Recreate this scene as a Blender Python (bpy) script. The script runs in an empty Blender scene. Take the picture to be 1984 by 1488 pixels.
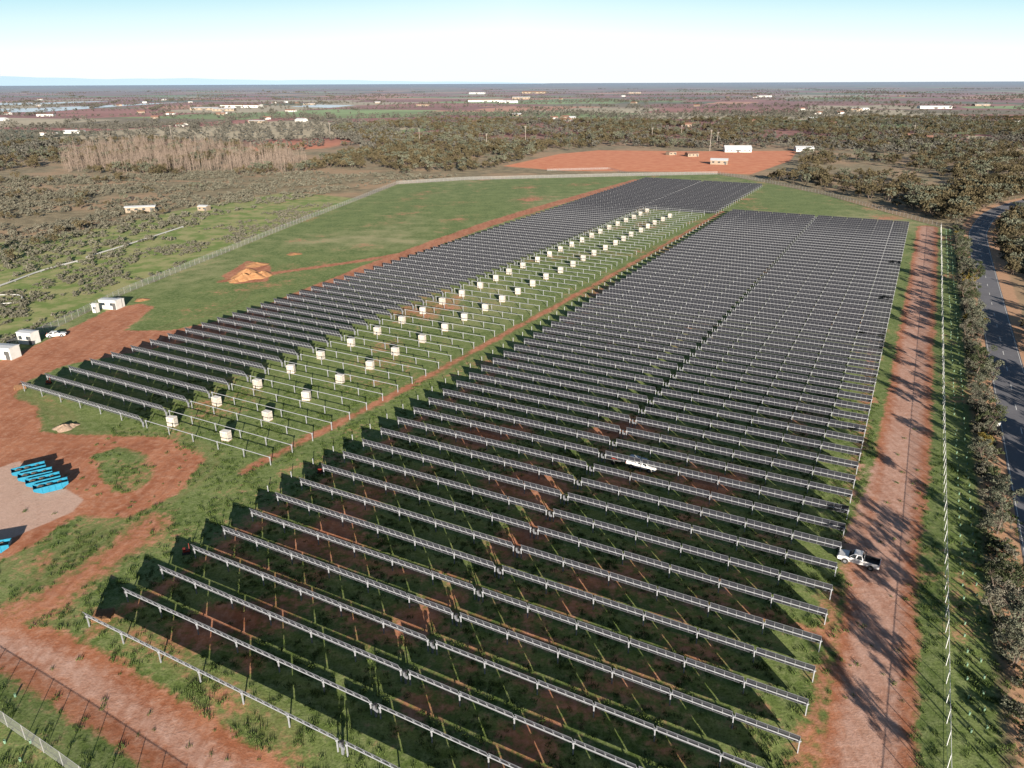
import bpy, math, random
import numpy as np
from mathutils import Vector, Matrix
rng=np.random.default_rng(7); random.seed(7)
D=bpy.data; C=bpy.context; SC=C.scene
sc_col=SC.collection
# ---------------------------------------------------------------- camera / survey
H=60.0; FPX=1434.0; PITCH=0.38649; ROLL=0.00385
_R=np.array([1,0,0.]); _D=np.array([0,-math.sin(PITCH),-math.cos(PITCH)]); _W=np.array([0,math.cos(PITCH),-math.sin(PITCH)])
_r=math.cos(ROLL)*_R+math.sin(ROLL)*_D; _d=-math.sin(ROLL)*_R+math.cos(ROLL)*_D
def site(x,y,h=0.0):
    """survey reading -> site coordinates (metres) on the flat terrain"""
    v=_W+(x-992)/FPX*_r+(y-744)/FPX*_d
    t=(h-H)/v[2]; return np.array([v[0]*t,v[1]*t])
def sites(pts): return np.array([site(*p) for p in pts])
cam=D.objects.new('camera',D.cameras.new('camera')); sc_col.objects.link(cam)
cam.matrix_world=Matrix(((_r[0],-_d[0],-_W[0],0),(_r[1],-_d[1],-_W[1],0),(_r[2],-_d[2],-_W[2],H),(0,0,0,1)))
cam.data.sensor_width=36; cam.data.lens=FPX/1984*36; cam.data.clip_start=1; cam.data.clip_end=300000
SC.camera=cam
ANG=-0.49182
E1=np.array([math.cos(ANG),math.sin(ANG)]); E2=np.array([-E1[1],E1[0]])
A0=np.array([-50.7,71.1]); B0=np.array([-103.1,144.5]); PR=5.168
def sn(s,n,o=A0): return o+s*E1+n*E2
# ---------------------------------------------------------------- light
EL=math.radians(13); sh=np.array([-0.22,0.97]); sh/=np.linalg.norm(sh)
sundir=np.array([-sh[0]*math.cos(EL),-sh[1]*math.cos(EL),math.sin(EL)])
sun=D.objects.new('sun',D.lights.new('sun','SUN')); sc_col.objects.link(sun)
sun.data.energy=14.0; sun.data.angle=math.radians(.5); sun.data.color=(1,.89,.76)
sun.rotation_euler=Vector(sundir).to_track_quat('Z','Y').to_euler()
w=D.worlds.new('World'); SC.world=w; w.use_nodes=True; nt=w.node_tree
sky=nt.nodes.new('ShaderNodeTexSky'); sky.sky_type='NISHITA'; sky.sun_disc=False
sky.sun_elevation=EL; sky.sun_rotation=math.atan2(sundir[0],sundir[1]); sky.air_density=1.0; sky.dust_density=.6; sky.ozone_density=2.0
bg=nt.nodes['Background']; bg.inputs[1].default_value=0.1
tc=nt.nodes.new('ShaderNodeTexCoord'); sx=nt.nodes.new('ShaderNodeSeparateXYZ'); nt.links.new(tc.outputs['Generated'],sx.inputs[0])
# bright horizon haze of a clear winter afternoon, giving way to the blue sky above
rp=nt.nodes.new('ShaderNodeValToRGB'); mr=nt.nodes.new('ShaderNodeMapRange'); mr.inputs[1].default_value=-.02; mr.inputs[2].default_value=.2
ax=nt.nodes.new('ShaderNodeMath'); ax.operation='ABSOLUTE'; nt.links.new(sx.outputs[0],ax.inputs[0])
am=nt.nodes.new('ShaderNodeMath'); am.operation='MULTIPLY_ADD'; am.inputs[1].default_value=.055; nt.links.new(ax.outputs[0],am.inputs[0]); nt.links.new(sx.outputs[2],am.inputs[2])
nt.links.new(am.outputs[0],mr.inputs[0]); nt.links.new(mr.outputs[0],rp.inputs[0])
e=rp.color_ramp.elements; e[0].position=0; e[0].color=(.86,.92,.98,1); e[1].position=1; e[1].color=(.20,.50,.80,1)
for p_,c_ in ((.13,(.93,.98,1,1)),(.37,(.95,1,1,1)),(.51,(.72,.94,.97,1)),(.65,(.44,.78,.90,1))):
    q=e.new(p_); q.color=c_
sc10=nt.nodes.new('ShaderNodeVectorMath'); sc10.operation='SCALE'; sc10.inputs[3].default_value=10.5; nt.links.new(rp.outputs[0],sc10.inputs[0])
mz=nt.nodes.new('ShaderNodeMapRange'); mz.interpolation_type='SMOOTHSTEP'; mz.inputs[1].default_value=.1; mz.inputs[2].default_value=.26; nt.links.new(sx.outputs[2],mz.inputs[0])
mxw=nt.nodes.new('ShaderNodeMix'); mxw.data_type='RGBA'; nt.links.new(mz.outputs[0],mxw.inputs[0]); nt.links.new(sc10.outputs[0],mxw.inputs[6]); nt.links.new(sky.outputs[0],mxw.inputs[7])
nt.links.new(mxw.outputs[2],bg.inputs[0])
SC.view_settings.view_transform='Standard'; SC.view_settings.look='None'; SC.view_settings.exposure=0
# ---------------------------------------------------------------- node helper
class NB:
    def __init__(s,name):
        s.m=D.materials.new(name); s.m.use_nodes=True; s.t=s.m.node_tree; s.t.nodes.clear()
        s.out=s.t.nodes.new('ShaderNodeOutputMaterial'); s.p=s.t.nodes.new('ShaderNodeBsdfPrincipled')
        s.t.links.new(s.p.outputs[0],s.out.inputs[0]); s.p.inputs['Roughness'].default_value=.8
        s.p.inputs['Specular IOR Level'].default_value=.3
    def put(s,inp,v):
        if hasattr(v,'links') or isinstance(v,bpy.types.NodeSocket): s.t.links.new(v,inp)
        else:
            if isinstance(v,(tuple,list)) and len(v)==3 and inp.type=='RGBA': v=(*v,1)
            inp.default_value=v
    def n(s,typ,_o=0,**k):
        nd=s.t.nodes.new(typ)
        for a,b in k.items():
            if a.startswith('i_'):
                key=a[2:]; key=int(key) if key.isdigit() else key
                s.put(nd.inputs[key],b)
            else: setattr(nd,a,b)
        return nd.outputs[_o]
    def math(s,op,a,b=0.,c=0.,clamp=False): return s.n('ShaderNodeMath',operation=op,i_0=a,i_1=b,i_2=c,use_clamp=clamp)
    def noise(s,vec,scale,detail=3.,rough=.55,dist=0.):
        nd=s.t.nodes.new('ShaderNodeTexNoise'); s.put(nd.inputs['Vector'],vec); nd.inputs['Scale'].default_value=scale
        nd.inputs['Detail'].default_value=detail; nd.inputs['Roughness'].default_value=rough; nd.inputs['Distortion'].default_value=dist
        return nd.outputs[0]
    def mix(s,f,a,b):
        nd=s.t.nodes.new('ShaderNodeMix'); nd.data_type='RGBA'; s.put(nd.inputs[0],f); s.put(nd.inputs[6],a); s.put(nd.inputs[7],b); return nd.outputs[2]
    def mul(s,f,a,b):
        nd=s.t.nodes.new('ShaderNodeMix'); nd.data_type='RGBA'; nd.blend_type='MULTIPLY'; s.put(nd.inputs[0],f); s.put(nd.inputs[6],a); s.put(nd.inputs[7],b); return nd.outputs[2]
    def ss(s,v,a,b,lo=0.,hi=1.):
        nd=s.t.nodes.new('ShaderNodeMapRange'); nd.interpolation_type='SMOOTHSTEP'
        for i,x in enumerate((v,a,b,lo,hi)): s.put(nd.inputs[i],x)
        return nd.outputs[0]
    def attr(s,name): return s.n('ShaderNodeAttribute',2,attribute_name=name)
    def pos(s): return s.n('ShaderNodeNewGeometry',0)
    def obj(s): return s.n('ShaderNodeTexCoord',3)
    def mapv(s,vec,scale=(1,1,1),rot=(0,0,0)):
        return s.n('ShaderNodeMapping',i_0=vec,i_2=rot,i_3=scale)
    def bump(s,h,strength,dist):
        b=s.n('ShaderNodeBump',i_Strength=strength,i_Distance=dist,i_Height=h); s.t.links.new(b,s.p.inputs['Normal'])
    def base(s,c): s.put(s.p.inputs['Base Color'],c)
def simple(name,col,rough=.6,metal=0.,var=.15,scale=3.):
    b=NB(name); f=b.noise(b.obj(),scale,4); c2=tuple(x*(1-var*2) for x in col)
    b.base(b.mix(b.ss(f,.3,.7),c2,tuple(col))); b.p.inputs['Roughness'].default_value=rough; b.p.inputs['Metallic'].default_value=metal
    return b.m
# ---------------------------------------------------------------- mesh helper
class MB:
    def __init__(s): s.v=[]; s.f=[]; s.mi=[]; s.n=0
    def add(s,vs,fs,m=0):
        s.v+= [tuple(map(float,p)) for p in vs]; s.f+=[tuple(i+s.n for i in f) for f in fs]; s.mi+=[m]*len(fs); s.n+=len(vs)
    def box(s,c,d,m=0,rot=None):
        """c centre d full dims rot 3x3"""
        vs=[]
        for x in (-.5,.5):
            for y in (-.5,.5):
                for z in (-.5,.5):
                    p=np.array([x*d[0],y*d[1],z*d[2]])
                    if rot is not None: p=rot@p
                    vs.append(p+np.array(c))
        s.add(vs,[(0,1,3,2),(4,6,7,5),(0,4,5,1),(2,3,7,6),(0,2,6,4),(1,5,7,3)],m)
    def tube(s,a,b,ra,rb,k=6,m=0,cap=True):
        a=np.array(a,float); b=np.array(b,float); d=b-a; L=np.linalg.norm(d)
        if L<1e-6: return
        d/=L; u=np.cross(d,[0,0,1.]); 
        if np.linalg.norm(u)<1e-3: u=np.array([1.,0,0])
        u/=np.linalg.norm(u); v=np.cross(d,u); vs=[]
        for q,r in ((a,ra),(b,rb)):
            for i in range(k):
                t=2*math.pi*i/k; vs.append(q+r*(math.cos(t)*u+math.sin(t)*v))
        fs=[(i,(i+1)%k,k+(i+1)%k,k+i) for i in range(k)]
        if cap: fs+=[tuple(range(k))[::-1],tuple(range(k,2*k))]
        s.add(vs,fs,m)
    def prism(s,prof,y0,y1,m=0,inset=0.):
        """profile in xz extruded along y"""
        k=len(prof); vs=[(p[0],y0,p[1]) for p in prof]+[(p[0],y1,p[1]) for p in prof]
        fs=[(i,i+k,(i+1)%k+k,(i+1)%k) for i in range(k)]+[tuple(range(k)),tuple(range(k,2*k))[::-1]]
        s.add(vs,fs,m)
    def mesh(s,name,mats):
        me=D.meshes.new(name); me.from_pydata(s.v,[],s.f)
        for m in mats: me.materials.append(m)
        me.polygons.foreach_set('material_index',np.array(s.mi,dtype=np.int32)); me.update()
        return me
def link(name,me,loc=(0,0,0),rz=0.,scale=1.,parent=None):
    o=D.objects.new(name,me); sc_col.objects.link(o); o.location=loc; o.rotation_euler=(0,0,rz); o.scale=(scale,)*3 if not isinstance(scale,tuple) else scale
    if parent: o.parent=parent
    return o
def bevel(o,wd=.03,seg=2):
    m=o.modifiers.new('b','BEVEL'); m.width=wd; m.segments=seg; m.limit_method='ANGLE'
# ---------------------------------------------------------------- vector fields
def sd_poly(P,X,Y):
    d=np.full(X.shape,1e18); ins=np.zeros(X.shape,bool); n=len(P)
    for i in range(n):
        a=P[i]; b=P[(i+1)%n]; e=b-a; wx=X-a[0]; wy=Y-a[1]
        t=np.clip((wx*e[0]+wy*e[1])/(e@e),0,1); d=np.minimum(d,(wx-t*e[0])**2+(wy-t*e[1])**2)
        c=(a[1]<=Y)!=(b[1]<=Y)
        with np.errstate(divide='ignore',invalid='ignore'):
            xi=a[0]+(Y-a[1])*(e[0])/(e[1] if e[1]!=0 else 1e-9)
        ins^=c&(X<xi)
    d=np.sqrt(d); return np.where(ins,-d,d)
def sd_line(P,X,Y):
    d=np.full(X.shape,1e18)
    for i in range(len(P)-1):
        a=P[i]; b=P[i+1]; e=b-a; wx=X-a[0]; wy=Y-a[1]
        t=np.clip((wx*e[0]+wy*e[1])/(e@e),0,1); d=np.minimum(d,(wx-t*e[0])**2+(wy-t*e[1])**2)
    return np.sqrt(d)
def smooth(P,k=6):
    P=np.array(P,float); out=[]
    Q=np.vstack([2*P[0]-P[1],P,2*P[-1]-P[-2]])
    for i in range(1,len(Q)-2):
        for j in range(k):
            t=j/k; a,b,c,d=Q[i-1],Q[i],Q[i+1],Q[i+2]
            out.append(.5*((2*b)+(-a+c)*t+(2*a-5*b+4*c-d)*t*t+(-a+3*b-3*c+d)*t**3))
    out.append(P[-1]); return np.array(out)
def msk(sd,soft): return np.clip(.5-sd/(2*soft),0,1)
_ph=rng.uniform(0,6.28,(40,)); _dr=rng.normal(size=(40,2)); _dr/=np.linalg.norm(_dr,axis=1)[:,None]
def fnoise(X,Y,L,o=0):
    r=0
    for i in range(8):
        k=(i+o*8)%40; r=r+np.sin((X*_dr[k,0]+Y*_dr[k,1])*6.283/(L*(.6+.13*i))+_ph[k])
    return r/4.0
# ---------------------------------------------------------------- layout lines
dF=E2.copy(); F0=site(1828,900)
def fr(off,n): return F0+off*E1+n*dF      # frame along right fence
fence_left=sites([(-260,790),(-60,712),(100,640),(240,570),(400,505),(560,440),(700,385),(770,357),(900,349),(1230,341),(1390,338)])
fence_back=np.vstack([sites([(1390,338),(1480,353),(1600,378),(1720,412)]),[fr(0,(site(1818,440)-F0)@dF)]])
nfar=(site(1818,440)-F0)@dF
fence_right=np.array([fr(0,nfar),fr(0,-110)])
inside=np.vstack([fence_left,fence_back[1:],[fr(4.8,nfar-6)],[fr(4.8,-150)],[[-120,-60],[-260,60]]])
road_pts=np.vstack([[fr(12.8,-160),fr(12.8,-60),fr(12.8,40)],[site(1898,480),site(1900,440),site(1932,408),site(2010,385),site(2150,362)]])
road=smooth(road_pts,10)
# ---------------------------------------------------------------- ground
def grade(lo,hi,segs,far,mult=1.12):
    xs=[lo]
    for (e,st) in segs:
        while xs[-1]<e: xs.append(xs[-1]+st)
    st=segs[-1][1]
    while xs[-1]<far: st*=mult; xs.append(xs[-1]+st)
    st=segs[0][1]; 
    while xs[0]>-far: st*=mult; xs.insert(0,xs[0]-st)
    return np.array(xs)
gx=grade(-300,0,[(-130,1.6),(130,.7),(360,1.6)],90000)
gy=grade(40,0,[(200,.7),(420,1.4),(660,2.5)],90000)
X,Y=np.meshgrid(gx,gy); nx,ny=len(gx),len(gy)
def S(pts): return sites(pts)
attrs={}
ins_sd=sd_poly(inside,X,Y)
attrs['site']=msk(ins_sd,4)
dirt=np.zeros_like(X)
def line(pts,wd,soft,amt=1.,sm=True,raw=False):
    P=pts if raw else S(pts)
    if sm: P=smooth(P,5)
    return msk(sd_line(P,X,Y)-wd/2,soft)*amt
track_r=[(1797,440),(1790,520),(1776,640),(1763,760),(1745,900),(1718,1050),(1702,1200),(1690,1350),(1680,1488),(1660,1750)]
LOWT=[(-200,1150),(-40,1235),(80,1270),(200,1340),(320,1420),(450,1510),(560,1640)]
TR=line(track_r,8.2,2.4)
dirt=np.maximum(dirt,TR)
dirt=np.maximum(dirt,msk(sd_poly(S([(1690,900),(1640,1020),(1625,1100),(1660,1180),(1760,1150),(1780,950)]),X,Y),3)*.9)
dirt=np.maximum(dirt,line([(470,915),(560,868),(800,745),(1000,635),(1200,525),(1400,410)],2.6,2.4,.86))
dirt=np.maximum(dirt,line([sn(1.5,-4),sn(2.5,350)],4.5,4,.72,False,True))
dirt=np.maximum(dirt,line([(1235,349),(1000,417),(800,487),(600,566),(430,638),(250,672),(90,705),(-60,745)],8,2.5,.95))
dirt=np.maximum(dirt,msk(sd_poly(S([(-80,740),(0,700),(130,640),(210,600),(270,588),(300,595),(240,640),(330,640),(420,622),(560,580),(430,650),(130,707),(45,742),(30,770),(75,790),(80,835),(150,842),(320,846),(400,890),(345,955),(250,1005),(150,1000),(60,1060),(-80,1120)]),X,Y),2.5))
dirt=np.maximum(dirt,line([(430,545),(510,532),(700,505),(850,478)],4.5,2.5,.85))
dirt=np.maximum(dirt,msk(sd_poly(S([(430,535),(480,505),(525,515),(520,545),(455,550)]),X,Y),2))
dirt=np.maximum(dirt,line(LOWT,7.5,2.6))
dirt=np.maximum(dirt,line([(300,1010),(240,1060),(130,1140),(40,1195)],12,6,.62))
dirt=np.maximum(dirt,line([(60,960),(90,1060),(50,1150),(-40,1200)],7,5,.6))
dirt=np.maximum(dirt,line([(170,1180),(240,1210),(330,1280),(520,1420),(600,1500)],6,5,.56))
dirt=np.maximum(dirt,line([(1690,650),(1680,760),(1665,860),(1650,960)],6,4,.6))
dirt=np.maximum(dirt,line([(1800,445),(1760,432),(1500,405),(1400,408)],2,3,.5))
for a_ in ([(1620,1150),(1600,1260),(1580,1400),(1560,1500)],[(1180,1130),(1330,1165),(1500,1200),(1600,1240)],[(850,1170),(960,1210),(1120,1260)],[(640,1060),(760,1100),(900,1120)],[(330,1200),(430,1240),(500,1290)],[(980,1300),(1150,1380),(1300,1460)],[(430,1060),(560,1130),(700,1200)]):
    dirt=np.maximum(dirt,line(a_,5,5,.72))
dirt*=1-msk(sd_poly(S([(178,884),(230,866),(292,884),(300,920),(270,950),(215,955)]),X,Y),2.2)*.95
worked=msk(sd_poly(np.array([sn(0,-3),sn(78,-3),sn(78,95),sn(0,95)]),X,Y),12)
dirt=np.maximum(dirt,worked*(.42+.22*fnoise(X,Y,22)))
dirt=np.maximum(dirt,.33+.13*fnoise(X,Y,40,3))
dirt=np.maximum(dirt,line([sn(38.8,-3),sn(38.8,200)],2.5,3,.4,False,True))
attrs['dirt']=dirt
pale=msk(sd_poly(S([(-90,880),(0,906),(35,893),(162,968),(140,992),(0,1052),(-60,1075)]),X,Y),1.2)
pad=np.maximum(pale,TR*.62)
pad=np.maximum(pad,line(LOWT,6.5,3,.62))
pad=np.maximum(pad,line([(1690,900),(1660,1050),(1680,1150)],8,4,.6))
attrs['pad']=pad; attrs['pale']=pale
rut=np.zeros_like(X)
def ruts(pts,offs=(-.8,.8),wd=.35,amt=1.,raw=False):
    global rut
    P=smooth(pts if raw else S(pts),6)
    T=np.gradient(P,axis=0); T/=np.linalg.norm(T,axis=1)[:,None]; N=np.stack([-T[:,1],T[:,0]],1)
    for o in offs: rut=np.maximum(rut,msk(sd_line(P+N*o,X,Y)-wd/2,.5)*amt)
ruts(track_r,(-3.1,-1.4,1.5,2.9),amt=.75)
ruts([(0,775),(90,800),(130,850),(240,850),(350,870),(380,905),(310,960),(240,1000),(150,1060),(70,1150),(0,1190)],(-1.8,0,1.6,3.2))
ruts([(300,1010),(240,1060),(100,1150),(85,1230)],(-.8,.8,2.5))
ruts([(160,985),(230,985),(300,960),(330,910),(290,870),(200,858),(130,880)],(-1,.7,2.2))
ruts([(-40,1235),(80,1270),(200,1340),(320,1420),(450,1510)],(-2,1.2),amt=.6)
ruts([(1235,349),(1000,417),(800,487),(600,566),(430,638),(250,672),(90,705)],(-1.8,0,1.8))
ruts([(470,915),(560,868),(800,745),(1000,635),(1200,525),(1400,410)],(-.9,.9))
ruts([(50,720),(60,800),(40,900),(60,1000),(30,1100)],(-1,1))
ruts([(1700,1100),(1650,1180),(1640,1290),(1600,1400)],(-.8,.8),amt=.7)
ruts([(250,1200),(360,1290),(500,1370),(560,1440),(500,1500)],(-.8,.8),amt=.8)
ruts([(380,1350),(480,1390),(530,1430),(510,1480)],(-.8,.8),amt=.7)
ruts([(0,640),(200,560),(420,480),(700,400),(980,352)],(-.8,.8),amt=.5)
ruts([(480,560),(450,590),(300,640)],(-1,1),amt=.9)
ruts([(1720,1488),(1735,1380),(1700,1260),(1640,1200)],(-.8,.8),amt=.8)
attrs['rut']=rut
dry=.48+.5*fnoise(X,Y,90,1)*.5
dry=np.maximum(dry,line([(590,470),(700,460),(800,470)],16,14)*1.2)
dry=np.maximum(dry,line([(560,430),(800,380),(1100,352)],6,14)*.75)
dry-=.22*msk(Y-190,60)
attrs['dry']=np.clip(dry,0,1.2)
attrs['paddock']=np.maximum(msk(sd_poly(S([(975,322),(1085,298),(1160,291),(1340,293),(1545,292),(1530,312),(1455,338),(1330,333),(1090,331)]),X,Y),7),msk(sd_poly(S([(400,300),(520,262),(700,265),(745,270),(650,290)]),X,Y),30)*.62)
leftpad=msk(sd_poly(S([(-300,800),(100,640),(240,570),(400,505),(560,440),(700,385),(560,372),(380,400),(200,440),(0,470),(-300,520)]),X,Y),12)
attrs['pasture']=leftpad
attrs['verge']=np.maximum(line(road,14,3,1,False,True),line([(0,378),(170,372),(290,352),(420,352)],5,4,.8))
tv=[[(0,350),(150,340),(260,346)],[(230,345),(330,352),(420,350)],[(420,330),(700,305),(980,322)],[(430,425),(560,390),(720,372)],[(0,445),(200,425),(330,395)]]
for t in tv: attrs['verge']=np.maximum(attrs['verge'],line(t,3,4,.75))
attrs['farm']=np.clip((np.hypot(X,Y)-780)/200,0,1)
me=D.meshes.new('ground')
idx=np.arange(nx*ny).reshape(ny,nx)
q=np.stack([idx[:-1,:-1],idx[:-1,1:],idx[1:,1:],idx[1:,:-1]],-1).reshape(-1,4)
me.vertices.add(nx*ny); me.loops.add(q.size); me.polygons.add(len(q))
me.vertices.foreach_set('co',np.stack([X,Y,X*0],-1).ravel().astype(np.float32))
me.loops.foreach_set('vertex_index',q.ravel().astype(np.int32))
me.polygons.foreach_set('loop_start',(np.arange(len(q))*4).astype(np.int32))
me.polygons.foreach_set('loop_total',np.full(len(q),4,dtype=np.int32))
me.update(calc_edges=True)
for k,a in attrs.items():
    at=me.attributes.new(k,'FLOAT','POINT'); at.data.foreach_set('value',a.ravel().astype(np.float32))
g=NB('ground_soil_and_grass'); P=g.pos()
n_big=g.noise(P,.02,4); n_mid=g.noise(P,.14,5,.62); n_f=g.noise(P,.9,5,.7); n_ff=g.noise(P,3.5,3,.75)
n_st=g.noise(g.mapv(P,(.5,.06,1),(0,0,.49)),1.2,4,.6)
def thr(a,amp,lo=.42,hi=.58,nn=None):
    nn=nn or g.math('ADD',g.math('MULTIPLY',n_mid,.5),g.math('MULTIPLY',n_f,.5))
    v=g.math('ADD',g.attr(a),g.math('MULTIPLY',g.math('SUBTRACT',nn,.5),amp)); return g.ss(v,lo,hi)
gr=g.mix(g.ss(n_mid,.35,.66),(.105,.155,.036),(.19,.24,.075))
gr=g.mix(g.ss(n_f,.38,.7),gr,(.24,.28,.115))
gr=g.mix(g.math('MULTIPLY',g.ss(g.math('ADD',g.attr('dry'),g.math('MULTIPLY',g.math('SUBTRACT',n_mid,.5),.9)),.42,1.15),.85),gr,(.44,.39,.22))
gr=g.mul(g.ss(n_ff,.32,.6,.75,0.),gr,(.38,.42,.34))
gr=g.mix(g.math('MULTIPLY',g.attr('rut'),.5),gr,(.26,.17,.09))
rd=g.mix(g.ss(n_mid,.3,.7),(.34,.125,.06),(.48,.21,.115)); rd=g.mix(g.ss(n_f,.4,.75),rd,(.53,.29,.19))
rd=g.mul(g.ss(n_st,.4,.62,0.,.45),rd,(.66,.55,.5))
pd=g.mix(g.ss(n_f,.3,.7),(.44,.26,.19),(.56,.36,.285))
pd=g.mul(g.ss(n_st,.42,.6,0.,.5),pd,(.75,.62,.55))
rdp=g.mix(thr('pad',.6,.36,.64),rd,pd)
rdp=g.mix(g.math('MULTIPLY',thr('pale',.2),.7),rdp,g.mix(n_mid,(.50,.345,.27),(.60,.44,.36)))
rdp=g.mul(g.math('MULTIPLY',g.ss(g.math('ADD',g.attr('rut'),g.math('MULTIPLY',g.math('SUBTRACT',n_f,.5),.8)),.3,.8),.5),rdp,(.55,.42,.36))
rdp=g.mul(g.ss(n_ff,.35,.6,.35,0.),rdp,(.6,.55,.5))
col=g.mix(thr('dirt',1.25,.4,.6),gr,rdp)
scr=g.mix(g.ss(n_mid,.35,.65),(.18,.14,.08),(.33,.26,.155)); scr=g.mix(g.ss(n_f,.45,.7),scr,(.14,.135,.07)); scr=g.mix(g.ss(n_big,.46,.6,0.,.6),scr,(.42,.27,.16))
pas=g.mix(g.ss(n_mid,.4,.6),(.16,.22,.055),(.31,.30,.13))
scr=g.mix(thr('pasture',.8),scr,pas)
scr=g.mix(thr('verge',.8),scr,g.mix(n_f,(.40,.22,.12),(.52,.33,.21)))
scr=g.mix(thr('paddock',.35,.4,.6),scr,g.mix(g.ss(n_mid,.3,.7),(.54,.18,.085),(.64,.27,.14)))
# distant farmland patchwork
pr=g.mapv(P,(1,1,1),(0,0,.35)); 
vor=g.t.nodes.new('ShaderNodeTexVoronoi'); vor.distance='CHEBYCHEV'; vor.inputs['Scale'].default_value=.0034; vor.inputs['Randomness'].default_value=.75
g.t.links.new(pr,vor.inputs['Vector']); sep=g.t.nodes.new('ShaderNodeSeparateColor'); g.t.links.new(vor.outputs['Color'],sep.inputs[0])
cr=g.t.nodes.new('ShaderNodeValToRGB'); cr.color_ramp.interpolation='CONSTANT'; g.t.links.new(sep.outputs[0],cr.inputs[0])
el=cr.color_ramp.elements; el[0].position=0; el[0].color=(.32,.14,.11,1); el[1].position=.28; el[1].color=(.24,.19,.11,1)
for p_,c_ in ((.38,(.24,.30,.11,1)),(.48,(.40,.17,.13,1)),(.66,(.50,.42,.28,1)),(.76,(.17,.17,.09,1)),(.86,(.60,.30,.19,1)),(.95,(.30,.40,.15,1))):
    e=el.new(p_); e.color=c_
fm=g.mul(g.ss(g.noise(P,.01,5,.7),.4,.6,0.,.5),cr.outputs[0],(.6,.58,.52))
out=g.mix(g.attr('farm'),scr,fm)
col=g.mix(thr('site',.3),out,col)
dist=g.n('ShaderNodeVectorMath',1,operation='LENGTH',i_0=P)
haze_mix=g.math('SUBTRACT',1.,g.math('POWER',2.718,g.math('MULTIPLY',dist,-1/7000.)))
col=g.mix(g.math('MULTIPLY',haze_mix,.95),col,(.27,.36,.47))  # aerial haze painted into the base colour, bluer with distance
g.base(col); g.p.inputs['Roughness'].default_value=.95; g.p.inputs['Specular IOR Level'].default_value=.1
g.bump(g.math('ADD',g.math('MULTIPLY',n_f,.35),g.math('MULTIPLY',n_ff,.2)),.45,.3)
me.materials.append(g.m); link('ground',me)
# ---------------------------------------------------------------- road
def ribbon(name,P,half,z,mat,off=0.,dash=None):
    T=np.gradient(P,axis=0); T/=np.linalg.norm(T,axis=1)[:,None]; N=np.stack([T[:,1],-T[:,0]],1)
    s=np.r_[0,np.cumsum(np.linalg.norm(np.diff(P,axis=0),axis=1))]
    b=MB()
    def at(q):
        return np.array([np.interp(q,s,P[:,0]),np.interp(q,s,P[:,1])]),np.array([np.interp(q,s,N[:,0]),np.interp(q,s,N[:,1])])
    rng_=[(s[i],s[i+1]) for i in range(len(s)-1)] if dash is None else [(q,q+dash[0]) for q in np.arange(0,s[-1]-dash[0],dash[1])]
    for a,c in rng_:
        pa,na=at(a); pc,nc=at(c)
        b.add([(*(pa+na*(off-half)),z),(*(pa+na*(off+half)),z),(*(pc+nc*(off+half)),z),(*(pc+nc*(off-half)),z)],[(0,1,2,3)])
    return b
asph=NB('asphalt'); f=asph.noise(asph.pos(),.25,5,.7); f2=asph.noise(asph.pos(),3,3)
asph.base(asph.mix(asph.ss(f2,.3,.7),asph.mix(asph.ss(f,.3,.7),(.12,.12,.135),(.17,.17,.185)),(.14,.14,.155))); asph.p.inputs['Roughness'].default_value=.8
paint=simple('road_paint',(.75,.75,.72),.6)
ro=link('road',None)
link('asphalt_surface',ribbon('r',road,3.4,.02,None).mesh('asphalt_surface',[asph.m]),parent=ro)
link('centre_line',ribbon('r',road,.07,.026,None,0,(3,12)).mesh('centre_line',[paint]),parent=ro)
for k in (-3.1,3.1): link('edge_line',ribbon('r',road,.05,.026,None,k).mesh('edge_line',[paint]),parent=ro)
# ---------------------------------------------------------------- materials
steel=simple('galvanised_steel',(.29,.305,.33),.5,.15,.08)
postm=simple('galvanised_rail',(.62,.63,.63),.5,.05,.05)
fsteel=simple('fence_steel',(.27,.275,.28),.5,.2,.08)
alum=simple('aluminium_frame',(.175,.185,.205),.45,.15,.05)
pb=NB('solar_cell_backsheet'); o=pb.obj()
br=pb.t.nodes.new('ShaderNodeTexBrick'); br.offset=0; br.inputs['Scale'].default_value=1; br.inputs['Brick Width'].default_value=.165; br.inputs['Row Height'].default_value=.165; br.inputs['Mortar Size'].default_value=.008
br.inputs['Color1'].default_value=(.020,.022,.030,1); br.inputs['Color2'].default_value=(.028,.030,.040,1); br.inputs['Mortar'].default_value=(.07,.072,.085,1)
pb.t.links.new(o,br.inputs['Vector']); pb.base(br.outputs[0]); pb.p.inputs['Roughness'].default_value=.3; pb.p.inputs['Specular IOR Level'].default_value=.5
cells=pb.m
dark=simple('dark_plastic',(.03,.03,.032),.6)
redp=simple('red_paint',(.20,.03,.02),.5)
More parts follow.
